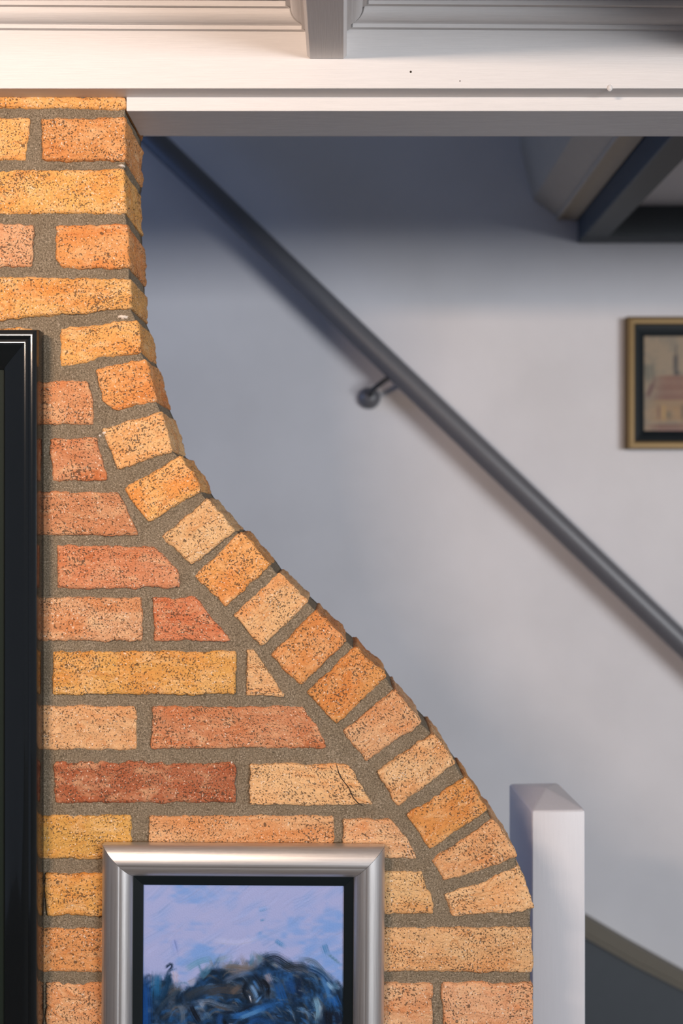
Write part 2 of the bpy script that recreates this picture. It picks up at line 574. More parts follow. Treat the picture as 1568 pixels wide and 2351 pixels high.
# radial edge bricks
brick((139,753),(313,733),(325,809),(137,842), J(YO), True, bottom=[(247,820)])
brick((219,848),(335,823),(360,922),(262,941), J(OR), True, left=[(236,922)])
brick((233,983),(372,944),(397,1036),(271,1078), J(PB), True)
brick((284,1122),(415,1046),(463,1127),(341,1199), J(YO), True)
brick((369,1232),(477,1142),(542,1218),(440,1298), J(PB), True)
brick((445,1323),(554,1221),(622,1295),(517,1395), J(OR), True)
brick((536,1413),(639,1315),(708,1382),(599,1485), J(PB), True)
brick((621,1505),(728,1400),(797,1471),(690,1574), J(OR), True)
brick((703,1590),(817,1485),(889,1554),(773,1663), J(OR), True)
brick((786,1678),(907,1581),(969,1659),(840,1750), J(PK), True)
B_P = brick((865,1772),(995,1682),(1047,1753),(914,1853), J(PB), True)
brick((932,1872),(1070,1784),(1121,1860),(987,1952), J(OR), True)
brick((991,1977),(1131,1880),(1190,1968),(1018,2023), J(PK), True, right=[(1163,1922)], bottom=[(1066,2012),(1130,1990)])
brick((1022,2054),(1190,1989),(1228,2084),(1039,2105), J(PB), True, right=[(1210,2032)], bottom=[(1150,2098),(1196,2094)], top=[(1120,2022)])
brick((812,2131),(1221,2131),(1222,2234),(812,2231), J(PB), True)
brick((1015,2258),(1223,2259),(1222,2362),(1020,2362), J(PK), True)
# field bricks
brick((-220,875),(200,874),(214,975),(-220,974), J(TC), right=[(211,905)])
brick((114,1008),(223,1004),(246,1103),(118,1105), J(TC))
brick((-100,1131),(271,1130),(317,1229),(-100,1229), J(TC))
brick((129,1252),(352,1255),(412,1349),(131,1352), J(TC), right=[(408,1306)])
brick((-90,1372),(325,1372),(326,1472),(-90,1472), J(PK))
brick((350,1372),(448,1370),(531,1472),(352,1472), J((0.55,0.185,0.075,1)))
brick((120,1497),(540,1495),(540,1595),(121,1596), J(OC))
brick((566,1492),(583,1492),(655,1600),(564,1598), J(PB))
brick((-100,1622),(310,1622),(312,1722),(-100,1721), J(PK))
brick((348,1622),(692,1622),(750,1718),(347,1720), J((0.57,0.225,0.105,1)), right=[(727,1668)])
brick((125,1750),(540,1754),(541,1845),(127,1845), J(RD), crumb=(2.2,1,1,1))
B_CR = brick((572,1755),(798,1756),(858,1848),(575,1849), J(PB), right=[(836,1815)])
brick((-115,1872),(300,1873),(300,1974),(-115,1974), J(OC))
brick((341,1874),(766,1875),(766,1974),(341,1974), J(PK))
brick((788,1881),(895,1880),(958,1972),(788,1975), J(PK), right=[(934,1925)])
brick((103,2004),(525,2004),(525,2103),(106,2103), J(OC))
brick((548,2004),(970,2002),(995,2100),(548,2101), J(PB), right=[(976,2044),(990,2056)])
brick((-60,2132),(350,2132),(350,2234),(-60,2234), J((0.64,0.27,0.09,1)))
brick((374,2132),(790,2132),(790,2233),(374,2233), J(OR))
brick((103,2258),(525,2258),(525,2360),(107,2361), J(PK), crumb=(1.8,1,1,1))
brick((548,2257),(993,2259),(993,2361),(548,2361), J(PK))
# the courses go on to the left of and below the picture
pal = [YO, OR, TC, PB, PK, OC, PK, OR]
left_rows = [(-175,221,247),(-354,268,367),(-155,391,490),(-354,514,609),(-145,634,740),(-354,752,850),(-245,875,974),(80,1005,1104),
             (-125,1131,1229),(80,1252,1351),(-115,1372,1472),(80,1497,1596),(-125,1622,1721),(80,1750,1845),(-140,1872,1974),
             (83,2004,2103),(-85,2132,2234),(83,2258,2361)]
for x, ya, yb in left_rows:
    while x > LEFT_PX + 60:
        x0 = max(LEFT_PX + 6, x - 420)
        brick((x0,ya),(x,ya),(x,yb),(x0,yb), J(rngc.choice(pal)), step=30)
        x = x0 - 24
yy = 2384; k = 0
while yy + 100 < FLOOR_PY:
    x = 1222; w = 420 if k % 2 == 0 else 206
    while x > LEFT_PX + 60:
        x0 = max(LEFT_PX + 6, x - w)
        brick((x0,yy),(x,yy),(x,yy+101),(x0,yy+101), J(rngc.choice(pal)), edge=(x == 1222), step=34)
        x = x0 - 24; w = 420
    yy += 125; k += 1

# crack across one buff brick, lime bloom on the joints
def ribbon(name, pts, widths, y, mat, parent):
    vs = []; fs = []
    P = [Vector((a, b)) for a, b in pts]
    for i, p in enumerate(P):
        d = (P[min(i+1, len(P)-1)] - P[max(i-1, 0)]).normalized()
        nrm = Vector((-d.y, d.x)) * widths[i] / 2
        a = pw(*(p + nrm)); b = pw(*(p - nrm)); c = pw(*p)
        a.y = b.y = y + 0.0012; c.y = y
        vs += [a, c, b]
    for i in range(len(P) - 1):
        fs += [(3*i, 3*i+1, 3*i+4, 3*i+3), (3*i+1, 3*i+2, 3*i+5, 3*i+4)]
    return mesh_obj(name, vs, fs, mat, parent, True)
ribbon('crack', [(773,1757),(777,1772),(783,1785),(791,1796),(801,1808),(806,1821),(812,1832),(822,1843),(831,1849)],
       [1.5,2.5,2,2.6,2,2.6,2.2,2.4,1.2], -0.0022, M_CRACK, B_CR)  # dark ribbon paints the shade and dirt inside the crack

def lime(x, y, rx, ry, seed):
    r = random.Random(seed); n = 18
    c = pw(x, y); c.y = -0.0004
    vs = [c]; fs = []
    for q in (0.55, 1.0):
        for k in range(n):
            a = 2*math.pi*k/n; f = q * r.uniform(0.55, 1.2)
            p = pw(x + rx*f*math.cos(a), y + ry*f*math.sin(a)); p.y = 0.0001 if q < 1 else 0.0042
            vs.append(p)
    for k in range(n):
        k2 = (k+1) % n
        fs += [(0, 1+k, 1+k2), (1+k, 1+n+k, 1+n+k2, 1+k2)]
    mesh_obj('lime_spot', vs, fs, M_LIME, WALL, True)
for i, q in enumerate(((280,727,14,6),(240,993,9,6),(278,379,8,4),(531,1752,3,3.5),(228,1000,5,4),(500,1768,2,2),(812,1655,2,2))):
    lime(*q, i + 3)

# ------------------------------------------------------------------ ceiling beam, joists, coffers
ZB = EYE + 0.461             # underside of the lower beam
ZS = EYE + 0.477             # underside of the proud upper beam
YU = -0.0214                 # face of the upper beam
ZC = EYE + 0.5645            # coffer panel
beam = empty('ceiling_beam', (0, 0.03, ZB))
tag(beam, 'wide warm white painted ceiling beam with a stepped lower edge above the brick pier', 'beam')
bm_ = box_obj('upper_board', (-1.7, YU, ZS), (2.5, 0.12, ZC + 0.12), M_WHITE, beam, 0.0012)
x_l = pw(291, 235, 0.004).x
o = box_obj('lower_board', (x_l, 0.0015, ZB), (2.5, 0.0755, ZS + 0.001), M_WHITE, beam, 0.0012)
# old nail heads and a paint blob on the beam face
for (x, y, r, m) in ((943,165,0.0014,M_CRACK),(1056,186,0.0008,M_CRACK),(1400,201,0.0034,M_WHITE)):
    p = pw(x, y, YU)
    vs = []; fs = []
    n = 10
    vs.append((p.x, p.y - r*0.6, p.z))
    for k in range(n):
        a = 2*math.pi*k/n
        vs.append((p.x + r*0.7*math.cos(a), p.y - r*0.35, p.z + r*1.1*math.sin(a)*0.7))
    for k in range(n):
        a = 2*math.pi*k/n
        vs.append((p.x + r*math.cos(a), p.y + 0.0005, p.z + r*1.2*math.sin(a)))
    for k in range(n):
        k2 = (k+1) % n
        fs += [(0, 1+k, 1+k2), (1+k, 1+n+k, 1+n+k2, 1+k2)]
    mesh_obj('nail_head' if m is M_CRACK else 'paint_drip', vs, fs, m, beam, True)

ceil = shell('ceiling', (-1.7, -2.6, ZC), (2.5, YU, ZC + 0.06), M_CEIL, 'white rough plastered ceiling panels between the joists')

JX0, JX1 = pw(705, 100, YU).x, pw(795.5, 100, YU).x
JW = JX1 - JX0
ZJ = pw(0, 135, YU).z
def joist(x0, label, first=False):
    ch = 0.0035
    x1 = x0 + JW
    prof = [(x0, ZC + 0.02), (x0, ZJ + ch), (x0 + ch, ZJ), (x1 - ch, ZJ), (x1, ZJ + ch), (x1, ZC + 0.02)]
    o = prism_y('ceiling_joist', prof, -2.6, YU - 0.0004, M_WHITEY)
    tag(o, label, 'joist')
    return o
joist(JX0, 'narrow white painted ceiling joist with chamfered edges meeting the big beam')
joist(JX0 - 0.96, 'white painted ceiling joist over the dark framed picture')
joist(JX0 + 0.48, 'unseen white ceiling joist added to keep daylight off the right bay')  # out-of-view joist, added to shade the upper right bay from the window

# coffer mouldings: profile (out from the face, up)
ov = [(0, 0), (0.005, 0), (0.005, 0.0044), (0.0062, 0.0046)]
for k in range(9):
    a = R(90) * k / 8
    ov.append((0.0064 + 0.0112 * math.sin(a), 0.0048 + 0.0118 * (1 - math.cos(a))))
ov += [(0.0176, 0.0172), (0.0222, 0.0172), (0.0222, 0.0232), (0.0, 0.0232)]
ZM = ZC - 0.0226
def moulding(parent, side, x0, x1, dz0=0.0, dz1=0.0):
    """side 'b': along the beam between x0 and x1 (mitred); 'j': along a joist face at x0 (x1 = +-1 direction)"""
    if side == 'b':
        fr = [lambda a, b: (x0 + a, YU - a, ZM + b + dz0), lambda a, b: (x1 - a, YU - a, ZM + b + dz1)]
    else:
        fr = [lambda a, b: (x0 + a * x1, YU - a, ZM + b), lambda a, b: (x0 + a * x1, -2.6, ZM + b)]
    return sweep('moulding', ov, fr, M_WHITE if side == 'b' else M_WHITEY, parent, closed=True)
moulding(ceil, 'b', JX0 - 0.96 + JW, JX0 - 0.0012, 0.0035, -0.0012)
moulding(ceil, 'j', JX0, -1)
moulding(ceil, 'b', JX1 + 0.0022, JX0 + 0.48, 0.0015, -0.001)
moulding(ceil, 'j', JX1, 1)

# ------------------------------------------------------------------ stair side: trims of the upper landing
def at(x, y, Y=YB): 
    p = pw(x, y, Y); return (p.x, p.z)
A = at(1195, 340); B = at(1224, 459); C = at(1279, 499); D = at(1322, 507)
ztop = EYE + 1.1
t1 = prism_y('trim_1', [(A[0] - 0.02, ztop), A, B, C, D, (D[0], ztop)], 0.125, YB, M_TAUPE)
tag(t1, 'taupe painted fascia boxing of the upper landing at the staircase wall', None, None, 'structure')
groove = prism_y('bead', [(C[0] - 0.004, C[1] - 0.001), (C[0] - 0.001, C[1] - 0.006), (C[0] + 0.005, C[1] - 0.006), (C[0] + 0.007, C[1] - 0.002)], 0.125, YB - 0.001, M_TAUPE, t1)
E0 = at(1325, 500); E1 = at(1325, 560); E2 = at(1384, 566)
t2 = empty('trim_2', (E0[0], YB, E1[1]))
tag(t2, 'dark grey cornice moulding framing the landing ceiling', None, None, 'structure')
zc2 = E0[1] + 0.004
box_obj('cornice_length', (E0[0], 0.125, E1[1]), (E2[0], YB - 0.05, zc2 + 0.02), M_DARKTRIM, t2, 0.006, 3)
box_obj('cornice_length', (E0[0], YB - 0.05, E1[1] + 0.0005), (2.5, YB - 0.0005, zc2 + 0.02), M_DARKTRIM, t2, 0.006, 3)
shell('ceiling_landing', (D[0] + 0.001, 0.125, zc2 + 0.006), (2.5, YB, ztop), M_PLASTER, 'pale landing ceiling panel inside the dark cornice')

# stair skirting on the back wall
YS = YB - 0.022
top = [at(*q, YS) for q in ((1130,1968),(1250,2046),(1350,2107),(1450,2166),(1568,2232),(1750,2330),(2100,2500))]
low = [at(*q, YS) for q in ((1130,2010),(1250,2088),(1350,2149),(1450,2206),(1568,2266),(1750,2362),(2100,2535))]
mid = [(x, z - 0.001) for x, z in low]
sk = prism_y('baseboard_back', mid + [(mid[-1][0], 0.0), (mid[0][0], 0.0)], YS + 0.006, YB, M_SKIRT)
tag(sk, 'dark slate grey stair skirting board rising along the staircase wall', None, None, 'structure')
cap = prism_y('cap_moulding', top + low[::-1], YS - 0.006, YB, M_CAP, sk)
cap2 = prism_y('cap_bead', [(x, z + 0.006) for x, z in low] + [(x, z - 0.004) for x, z in low[::-1]], YS - 0.012, YB, M_CAP, sk)

# ------------------------------------------------------------------ handrail
YR = YB - 0.072
def rail_pt(x): 
    y = 434.3 + 0.954 * (x - 473)
    return pw(x, y, YR)
hr = empty('handrail', rail_pt(900))
tag(hr, 'round dark grey handrail sloping along the pale staircase wall', 'handrail')
ra, rb = rail_pt(-150), rail_pt(1900)
tube('rail', [ra + (rb - ra) * t for t in np.linspace(0, 1, 12)], 0.0238, M_RAIL, hr, 40)
def bracket(x_rose, y_rose, x_rail):
    c = pw(x_rose, y_rose, YB - 0.012)
    # rosette: lathe about y
    prof = [(0.0001, -0.016), (0.010, -0.015), (0.016, -0.011), (0.021, -0.004), (0.0235, 0.004), (0.0235, 0.012)]
    vs = []; fs = []; n = 28
    for r, d in prof:
        for k in range(n):
            a = 2*math.pi*k/n
            vs.append((c.x + r*math.cos(a), c.y + d, c.z + r*math.sin(a)))
    for i in range(len(prof) - 1):
        for k in range(n):
            fs.append((i*n+k, i*n+(k+1) % n, (i+1)*n+(k+1) % n, (i+1)*n+k))
    fs.append(tuple(range(n))); fs.append(tuple(range((len(prof)-1)*n, len(prof)*n)))
    ro = mesh_obj('bracket_rosette', vs, fs, M_RAIL, hr); smooth_by_angle(ro, 50)
    r = rail_pt(x_rail); r = r + Vector((-0.006, 0, -0.018))
    a0 = c + Vector((0.001, -0.012, 0.002)); a1 = c + Vector((0.006, -0.045, 0.012))
    tube('bracket_arm', [a0, a1, (a1 + r) / 2 + Vector((0, -0.006, 0)), r], 0.0052, M_ROD, hr, 16)
bracket(848, 913, 903)
dx = 1180
bracket(848 + dx, 913 + dx * 0.954, 903 + dx)

# ------------------------------------------------------------------ newel post
YP = 0.125
pf = lambda x, y: pw(x, y, YP)
px0, px1 = pf(1221, 0).x, pf(1346.5, 0).x
zt = pf(0, 1862).z
w = px1 - px0; dp = 0.125
zr = zt + 0.012
cx, cy = (px0 + px1) / 2, YP + dp / 2
loc = Vector((px0, YP, 0))
vs = [(px0,YP,0),(px1,YP,0),(px1,YP+dp,0),(px0,YP+dp,0),(px0,YP,zt),(px1,YP,zt),(px1,YP+dp,zt),(px0,YP+dp,zt),(cx,cy,zr)]
fs = [(0,3,2,1),(0,1,5,4),(1,2,6,5),(2,3,7,6),(3,0,4,7),(4,5,8),(5,6,8),(6,7,8),(7,4,8)]
post = mesh_obj('newel_post', vs, fs, M_POST, None, False, origin=(px0, YP, 0))
bevel_obj(post, 0.0032, 3); smooth_by_angle(post, 30)
post.rotation_euler.z = R(3.5)
tag(post, 'pale grey painted square newel post with a low pyramid top behind the brick edge', 'post')

# ------------------------------------------------------------------ picture frames
def frame_rails(parent, x0, x1, z0, z1, yb, profile, mats, name='frame_rail', gap=0.00012, smooth=34):
    """four mitred lengths; profile (u inward from outer edge, h off the wall towards the room)"""
    P = lambda x, z, h: (x, yb - h, z)
    out = []
    for side in 'tblr':
        if side == 't': fr = [lambda u, h: P(x0+u+gap, z1-u, h), lambda u, h: P(x1-u-gap, z1-u, h)]; m = mats[0]
        if side == 'b': fr = [lambda u, h: P(x0+u+gap, z0+u, h), lambda u, h: P(x1-u-gap, z0+u, h)]; m = mats[0]
        if side == 'l': fr = [lambda u, h: P(x0+u, z0+u+gap, h), lambda u, h: P(x0+u, z1-u-gap, h)]; m = mats[1]
        if side == 'r': fr = [lambda u, h: P(x1-u, z0+u+gap, h), lambda u, h: P(x1-u, z1-u-gap, h)]; m = mats[1]
        o = sweep(name, profile, fr, m, parent, closed=True)
        smooth_by_angle(o, smooth)
        out.append(o)
    return out

def painted_panel(name, img, x0, x1, z0, z1, y, mat, parent, thick=0.003):
    """flat painted board; img (rows from the top, cols, 3) in linear rgb -> colour attribute"""
    h, w_, _ = img.shape
    xs = np.linspace(x0, x1, w_); zs = np.linspace(z1, z0, h)
    X, Z = np.meshgrid(xs, zs)
    vs = np.stack([X.ravel(), np.full(X.size, y), Z.ravel()], 1)
    idx = np.arange(h * w_).reshape(h, w_)
    f = np.stack([idx[:-1, :-1].ravel(), idx[1:, :-1].ravel(), idx[1:, 1:].ravel(), idx[:-1, 1:].ravel()], 1)
    nv = len(vs)
    cor = [idx[0, 0], idx[0, -1], idx[-1, -1], idx[-1, 0]]
    back = np.array([(x0, y+thick, z1), (x1, y+thick, z1), (x1, y+thick, z0), (x0, y+thick, z0)])
    allv = np.vstack([vs, back])
    me = bpy.data.meshes.new(name)
    c = Vector(((x0+x1)/2, y, (z0+z1)/2))
    faces = f.tolist() + [[nv, nv+1, nv+2, nv+3]]
    me.from_pydata((allv - np.array(c)).tolist(), [], faces)
    at_ = me.color_attributes.new('pigment', 'FLOAT_COLOR', 'POINT')
    colr = np.ones((nv + 4, 4), np.float32)
    colr[:nv, :3] = img.reshape(-1, 3); colr[nv:, :3] = 0.05
    at_.data.foreach_set('color', colr.ravel())
    me.materials.append(mat)
    o = bpy.data.objects.new(name, me)
    COL.objects.link(o)
    o.parent = parent; o.location = c - world_loc(parent)
    return o

# -- large black frame
bx1, bz1 = pw(102, 0).x, EYE + (1175.5 - 757) * (CAMD - 0.022) / FPX
bx0, bz0 = bx1 - 0.62, bz1 - 0.92
bf = empty('black_framed_picture', ((bx0+bx1)/2, -0.004, bz0))
tag(bf, 'large glossy black picture frame hanging on the brick wall beside the pier', 'picture')
bprof = [(0,0),(0,0.0195),(0.0012,0.0222),(0.0040,0.0232),(0.0075,0.0230),(0.0100,0.0216),(0.0112,0.0206),(0.0135,0.0212),
         (0.0165,0.0208),(0.020,0.0190),(0.025,0.0172),(0.033,0.0142),(0.0400,0.0105),(0.0430,0.0075),(0.0430,0.0)]
frame_rails(bf, bx0, bx1, bz0, bz1, -0.003, bprof, (M_BLACKF, M_BLACKF), 'frame_rail', 0.0001, 24)
box_obj('picture_panel', (bx0+0.041, -0.0085, bz0+0.041), (bx1-0.041, -0.0035, bz1-0.041), M_GREEN, bf)

# -- silver framed seascape
YF = -0.004
sx0, sx1 = pw(230.5, 0, -0.012).x, pw(879, 0, -0.012).x
sz1 = pw(0, 1941, -0.013).z
sz0 = sz1 - 0.40
sf = empty('silver_framed_painting', ((sx0+sx1)/2, YF, sz0))
tag(sf, 'silver framed painting of dark blue swirls hanging low on the brick wall', 'picture')
sprof = [(0,0),(0,0.0085),(0.0010,0.0108),(0.0040,0.0140),(0.0080,0.0168),(0.0125,0.0188),(0.0170,0.0198),(0.0200,0.0199),(0.0212,0.0192),(0.0225,0.0193),
         (0.0255,0.0186),(0.0290,0.0167),(0.0320,0.0140),(0.0345,0.0108),(0.0355,0.0085),(0.0355,0.0)]
frame_rails(sf, sx0, sx1, sz0, sz1, YF, sprof, (M_SILX, M_SILZ), 'frame_rail', 0.00022, 40)
slip = [(0.0350,0.0005),(0.0350,0.0088),(0.0440,0.0072),(0.0462,0.0066),(0.0462,0.0005)]
frame_rails(sf, sx0, sx1, sz0, sz1, YF, slip, (M_SLIP, M_SLIP), 'slip_rail', 0.00012, 20)

rs = np.random.RandomState(3)
def vnoise(h, w_, cell, seed, ax=1.0):
    r = np.random.RandomState(seed)
    gh, gw = int(h / cell) + 3, int(w_ / (cell * ax)) + 3
    g = r.rand(gh, gw)
    yy = np.arange(h) / cell; xx = np.arange(w_) / (cell * ax)
    yi = yy.astype(int); xi = xx.astype(int)
    fy = (yy - yi)[:, None]; fx = (xx - xi)[None, :]
    fy = fy*fy*(3-2*fy); fx = fx*fx*(3-2*fx)
    a = g[yi][:, xi]; b = g[yi][:, xi+1]; c = g[yi+1][:, xi]; d = g[yi+1][:, xi+1]
    return (a*(1-fx)+b*fx)*(1-fy) + (c*(1-fx)+d*fx)*fy
def lin(c):
    c = np.array(c, float) / 255
    return np.where(c <= 0.04045, c/12.92, ((c+0.055)/1.055)**2.4)
def smoothst(a, b, x):
    t = np.clip((x-a)/(b-a), 0, 1); return t*t*(3-2*t)

class Canvas:
    """small painter: works in the coordinates of its own unit space (ux wide)"""
    def __init__(self, w, h, ux):
        self.w, self.h = w, h
        self.s = w / ux
        yy, xx = np.mgrid[0:h, 0:w]
        self.X = xx / self.s; self.Y = yy / self.s
        self.img = np.zeros((h, w, 3))
        self.k = 0
    def blend(self, col, a):
        self.img = self.img * (1 - a[..., None]) + np.array(col, float) * a[..., None]
    def stroke(self, pts, wd, col, alpha=0.9, bristle=0.6):
        self.k += 1
        r = np.random.RandomState(self.k)
        P = np.array(pts, float)
        if len(P) > 2:      # Catmull-Rom
            Q = np.vstack([2*P[0]-P[1], P, 2*P[-1]-P[-2]]); out = []
            for i in range(1, len(Q)-2):
                for t in np.linspace(0, 1, 7)[:-1]:
                    p0, p1, p2, p3 = Q[i-1:i+3]
                    out.append(0.5*((2*p1)+(-p0+p2)*t+(2*p0-5*p1+4*p2-p3)*t*t+(-p0+3*p1-3*p2+p3)*t**3))
            out.append(P[-1]); P = np.array(out)
        m = wd * 1.2
        x0, y0 = P.min(0) - m; x1, y1 = P.max(0) + m
        a0, a1 = max(0, int(y0*self.s)), min(self.h, int(y1*self.s)+2)
        b0, b1 = max(0, int(x0*self.s)), min(self.w, int(x1*self.s)+2)
        if a1 <= a0 or b1 <= b0: return
        X = self.X[a0:a1, b0:b1]; Y = self.Y[a0:a1, b0:b1]
        best = np.full(X.shape, 1e9); sd = np.zeros(X.shape); al = np.zeros(X.shape); acc = 0.0
        for p, q in zip(P, P[1:]):
            d = q - p; L = math.hypot(*d)
            if L < 1e-6: continue
            t = np.clip(((X-p[0])*d[0]+(Y-p[1])*d[1])/L**2, 0, 1)
            dx = X-p[0]-t*d[0]; dy = Y-p[1]-t*d[1]
            dist = np.hypot(dx, dy); cr = (d[0]*dy-d[1]*dx)/L
            u = dist < best
            best = np.where(u, dist, best); sd = np.where(u, cr, sd); al = np.where(u, acc+t*L, al)
            acc += L
        tt = al / max(acc, 1e-6)
        g = r.rand(96)
        s = (sd / wd * 0.5 + 0.5) * 46 + al * 0.01
        s = np.clip(s, 0, 94); si = s.astype(int); f = s - si
        br = g[si]*(1-f) + g[si+1]*f
        hw = wd / 2
        a = 1 - smoothst(hw*0.12, hw*1.10, best + hw*0.45*(br-0.5))
        a *= 1 - bristle*br
        a *= smoothst(-0.05, 0.22, tt) * (1 - 0.75*smoothst(0.6, 1.0, tt))
        a = np.clip(a*alpha*1.35, 0, 1)
        c = np.array(col, float) * (0.90 + 0.22*br)[..., None]
        self.img[a0:a1, b0:b1] = self.img[a0:a1, b0:b1]*(1-a[..., None]) + c*a[..., None]

def seascape():
    # unit space = the painting 1468 wide
    H = 1960
    w_ = 330; h = int(w_ * H / 1468)
    C = Canvas(w_, h, 1468)
    lav = np.array((150, 160, 204.)); blu = np.array((112, 148, 206.)); 
    n = 0.5*vnoise(h, w_, 60, 1, 1.6) + 0.3*vnoise(h, w_, 22, 2, 1.4) + 0.2*vnoise(h, w_, 5, 4, 2.0)
    C.img[:] = lav
    C.blend(blu, smoothst(0.42, 0.72, n))
    r = np.random.RandomState(11)
    for i in range(120):      # loose sky brushwork rising to the right
        x, y = r.uniform(-60, 1480), r.uniform(0, 640)
        L = r.uniform(80, 260); an = R(-r.uniform(15, 50))
        pal_ = [(154,162,206),(146,160,206),(126,154,208),(114,150,206),(162,166,206)]
        C.stroke([(x, y), (x+L*math.cos(an), y+L*math.sin(an))], r.uniform(40, 110), pal_[r.randint(5)], 0.30, 0.75)
    st = C.stroke
    # marks in the sky
    st([(225,400),(250,500)], 62, (118,138,196), .8); st([(835,190),(910,170)], 46, (110,150,205), .7)
    st([(850,265),(885,255)], 22, (80,130,180), .7); st([(840,360),(870,340)], 26, (95,140,195), .6)
    st([(960,400),(1030,450)], 44, (70,125,180), .8); st([(1310,430),(1335,510)], 62, (55,110,160), .85)
    st([(1340,500),(1440,580)], 30, (80,120,150), .7); st([(500,400),(700,420),(900,370)], 60, (172,178,212), .5)
    # dark mass below an uneven crest
    cx_ = [-10, 0, 150, 205, 215, 300, 380, 430, 520, 660, 800, 900, 1000, 1150, 1260, 1350, 1470]
    cy_ = [620, 625, 650, 600, 640, 740, 660, 590, 545, 570, 540, 480, 545, 580, 570, 620, 720]
    crest = np.interp(C.X, cx_, cy_) + 60*(vnoise(h, w_, 9, 8)-0.5) + 22*(vnoise(h, w_, 2.2, 9)-0.5)
    body = smoothst(-10, 95, C.Y - crest)
    m1 = vnoise(h, w_, 30, 21); m2 = vnoise(h, w_, 12, 22); m3 = vnoise(h, w_, 3, 23)
    dk = np.array((14, 34, 56.)); mid_ = np.array((26, 66, 112.)); br_ = np.array((62, 62, 66.))
    colr = dk + (mid_-dk)*smoothst(0.4, 0.8, 0.6*m1+0.4*m2)[..., None]
    colr = colr + (br_-colr)*(smoothst(0.55, 0.8, 0.5*m2+0.5*m1[::-1])*0.6)[..., None]
    colr *= (0.8 + 0.4*m3)[..., None]
    C.img = C.img*(1-body[..., None]) + colr*body[..., None]
    for i in range(260):     # arched under-painting
        x, y = r.uniform(0, 1460), r.uniform(640, 1120)
        if y < float(np.interp(x, cx_, cy_)) + 50: continue
        an = R(-50 + 100 * x / 1460 + r.uniform(-25, 25)); L = r.uniform(50, 150)
        pal_ = [(20,44,74),(28,78,132),(52,104,160),(70,70,74),(96,92,92),(12,24,40),(90,122,156),(34,60,84)]
        st([(x, y), (x+L*.5*math.cos(an), y+L*.5*math.sin(an)-8), (x+L*math.cos(an+.3), y+L*math.sin(an+.3))], r.uniform(14, 44), pal_[r.randint(8)], .6, .8)
    # upright bristle marks at the crest
    for i in range(46):
        x = r.uniform(330, 1450); y = float(np.interp(x, cx_, cy_))
        pal_ = [(70,118,150),(96,128,156),(110,108,112),(36,66,96),(140,150,178)]
        an = R(r.uniform(60, 120) if x < 850 else r.uniform(20, 70))
        L = r.uniform(50, 120)
        st([(x, y+60), (x - L*math.cos(an), y+60-L*math.sin(an)*.9)], r.uniform(24, 60), pal_[r.randint(5)], .6, .75)
    # left: blue column and pale gap
    st([(20,640),(30,900),(10,1300)], 120, (16,66,132), .9); st([(110,650),(100,850)], 90, (28,92,140), .8)
    st([(190,640),(170,760),(120,860)], 60, (16,52,84), .9); st([(165,610),(205,580),(215,600),(180,640)], 26, (16,36,60), .9)
    st([(235,620),(245,740)], 66, (168,164,190), .85); st([(330,720),(400,690)], 60, (140,144,166), .7)
    st([(310,620),(420,560),(520,540)], 70, (92,140,172), .7); st([(420,680),(500,600)], 70, (60,110,144), .7)
    # brown sweep under the crest
    st([(560,600),(650,590),(780,600),(840,540)], 74, (104,98,96), .8); st([(620,640),(760,620)], 50, (128,118,118), .6)
    st([(580,700),(700,650),(820,630)], 50, (110,118,140), .6); st([(520,560),(640,520)], 44, (110,138,160), .6)
    st([(430,790),(560,760),(700,770),(760,700)], 110, (58,56,58), .8); st([(640,790),(720,720)], 70, (92,82,78), .7)
    st([(300,830),(420,770),(520,760)], 90, (44,52,62), .8)
    # dark arch on the right
    st([(860,560),(960,530),(1060,590),(1160,640)], 90, (14,28,46), .95); st([(1000,600),(1150,590),(1220,640)], 80, (30,38,48), .8)
    st([(1140,540),(1240,560),(1320,640),(1400,700)], 46, (70,90,110), .7); st([(1180,590),(1300,650),(1400,780)], 60, (24,60,104), .8)
    st([(980,700),(1010,800),(1040,900)], 120, (22,74,136), .8); st([(1060,680),(1110,820)], 90, (20,62,118), .8)
    st([(1150,660),(1130,760),(1160,840)], 60, (12,32,60), .85); st([(900,640),(930,720)], 80, (134,130,146), .75)
    st([(1330,700),(1390,760)], 50, (120,160,196), .85); st([(1290,650),(1340,760),(1360,860)], 50, (60,112,170), .8)
    st([(1400,680),(1450,760),(1455,860)], 40, (40,60,84), .8); st([(1380,800),(1420,900)], 90, (24,84,156), .85)
    # the curl in the middle
    st([(800,640),(860,720),(880,800)], 40, (10,20,34), .95); st([(850,680),(905,740),(905,830)], 46, (8,14,24), .95)
    st([(760,700),(740,780),(790,850)], 44, (10,22,36), .95); st([(780,720),(820,790),(830,850)], 52, (110,150,196), .9)
    st([(800,690),(850,770)], 34, (60,110,168), .8); st([(775,800),(790,850)], 18, (205,208,220), .95)
    st([(820,860),(870,800)], 22, (90,140,196), .8)
    # folds
    st([(120,900),(220,800),(300,740)], 44, (60,70,80), .7); st([(90,960),(180,840),(260,780)], 40, (30,50,72), .8)
    st([(360,860),(480,850),(600,890),(720,890)], 56, (96,112,136), .75); st([(420,850),(450,900)], 60, (134,148,172), .7)
    st([(560,920),(680,925),(780,880),(860,850)], 34, (12,24,42), .95); st([(520,880),(640,910)], 30, (70,66,66), .7)
    st([(350,870),(380,940),(430,1020)], 60, (10,16,26), .95); st([(270,860),(300,940),(290,1040)], 60, (92,104,120), .7)
    st([(620,950),(760,940),(900,880),(1000,860)], 70, (34,92,160), .85); st([(700,970),(800,930),(880,900)], 40, (96,140,180), .7)
    st([(580,930),(560,990),(590,1060)], 60, (26,66,120), .85); st([(600,980),(605,1040)], 30, (8,14,24), .95)
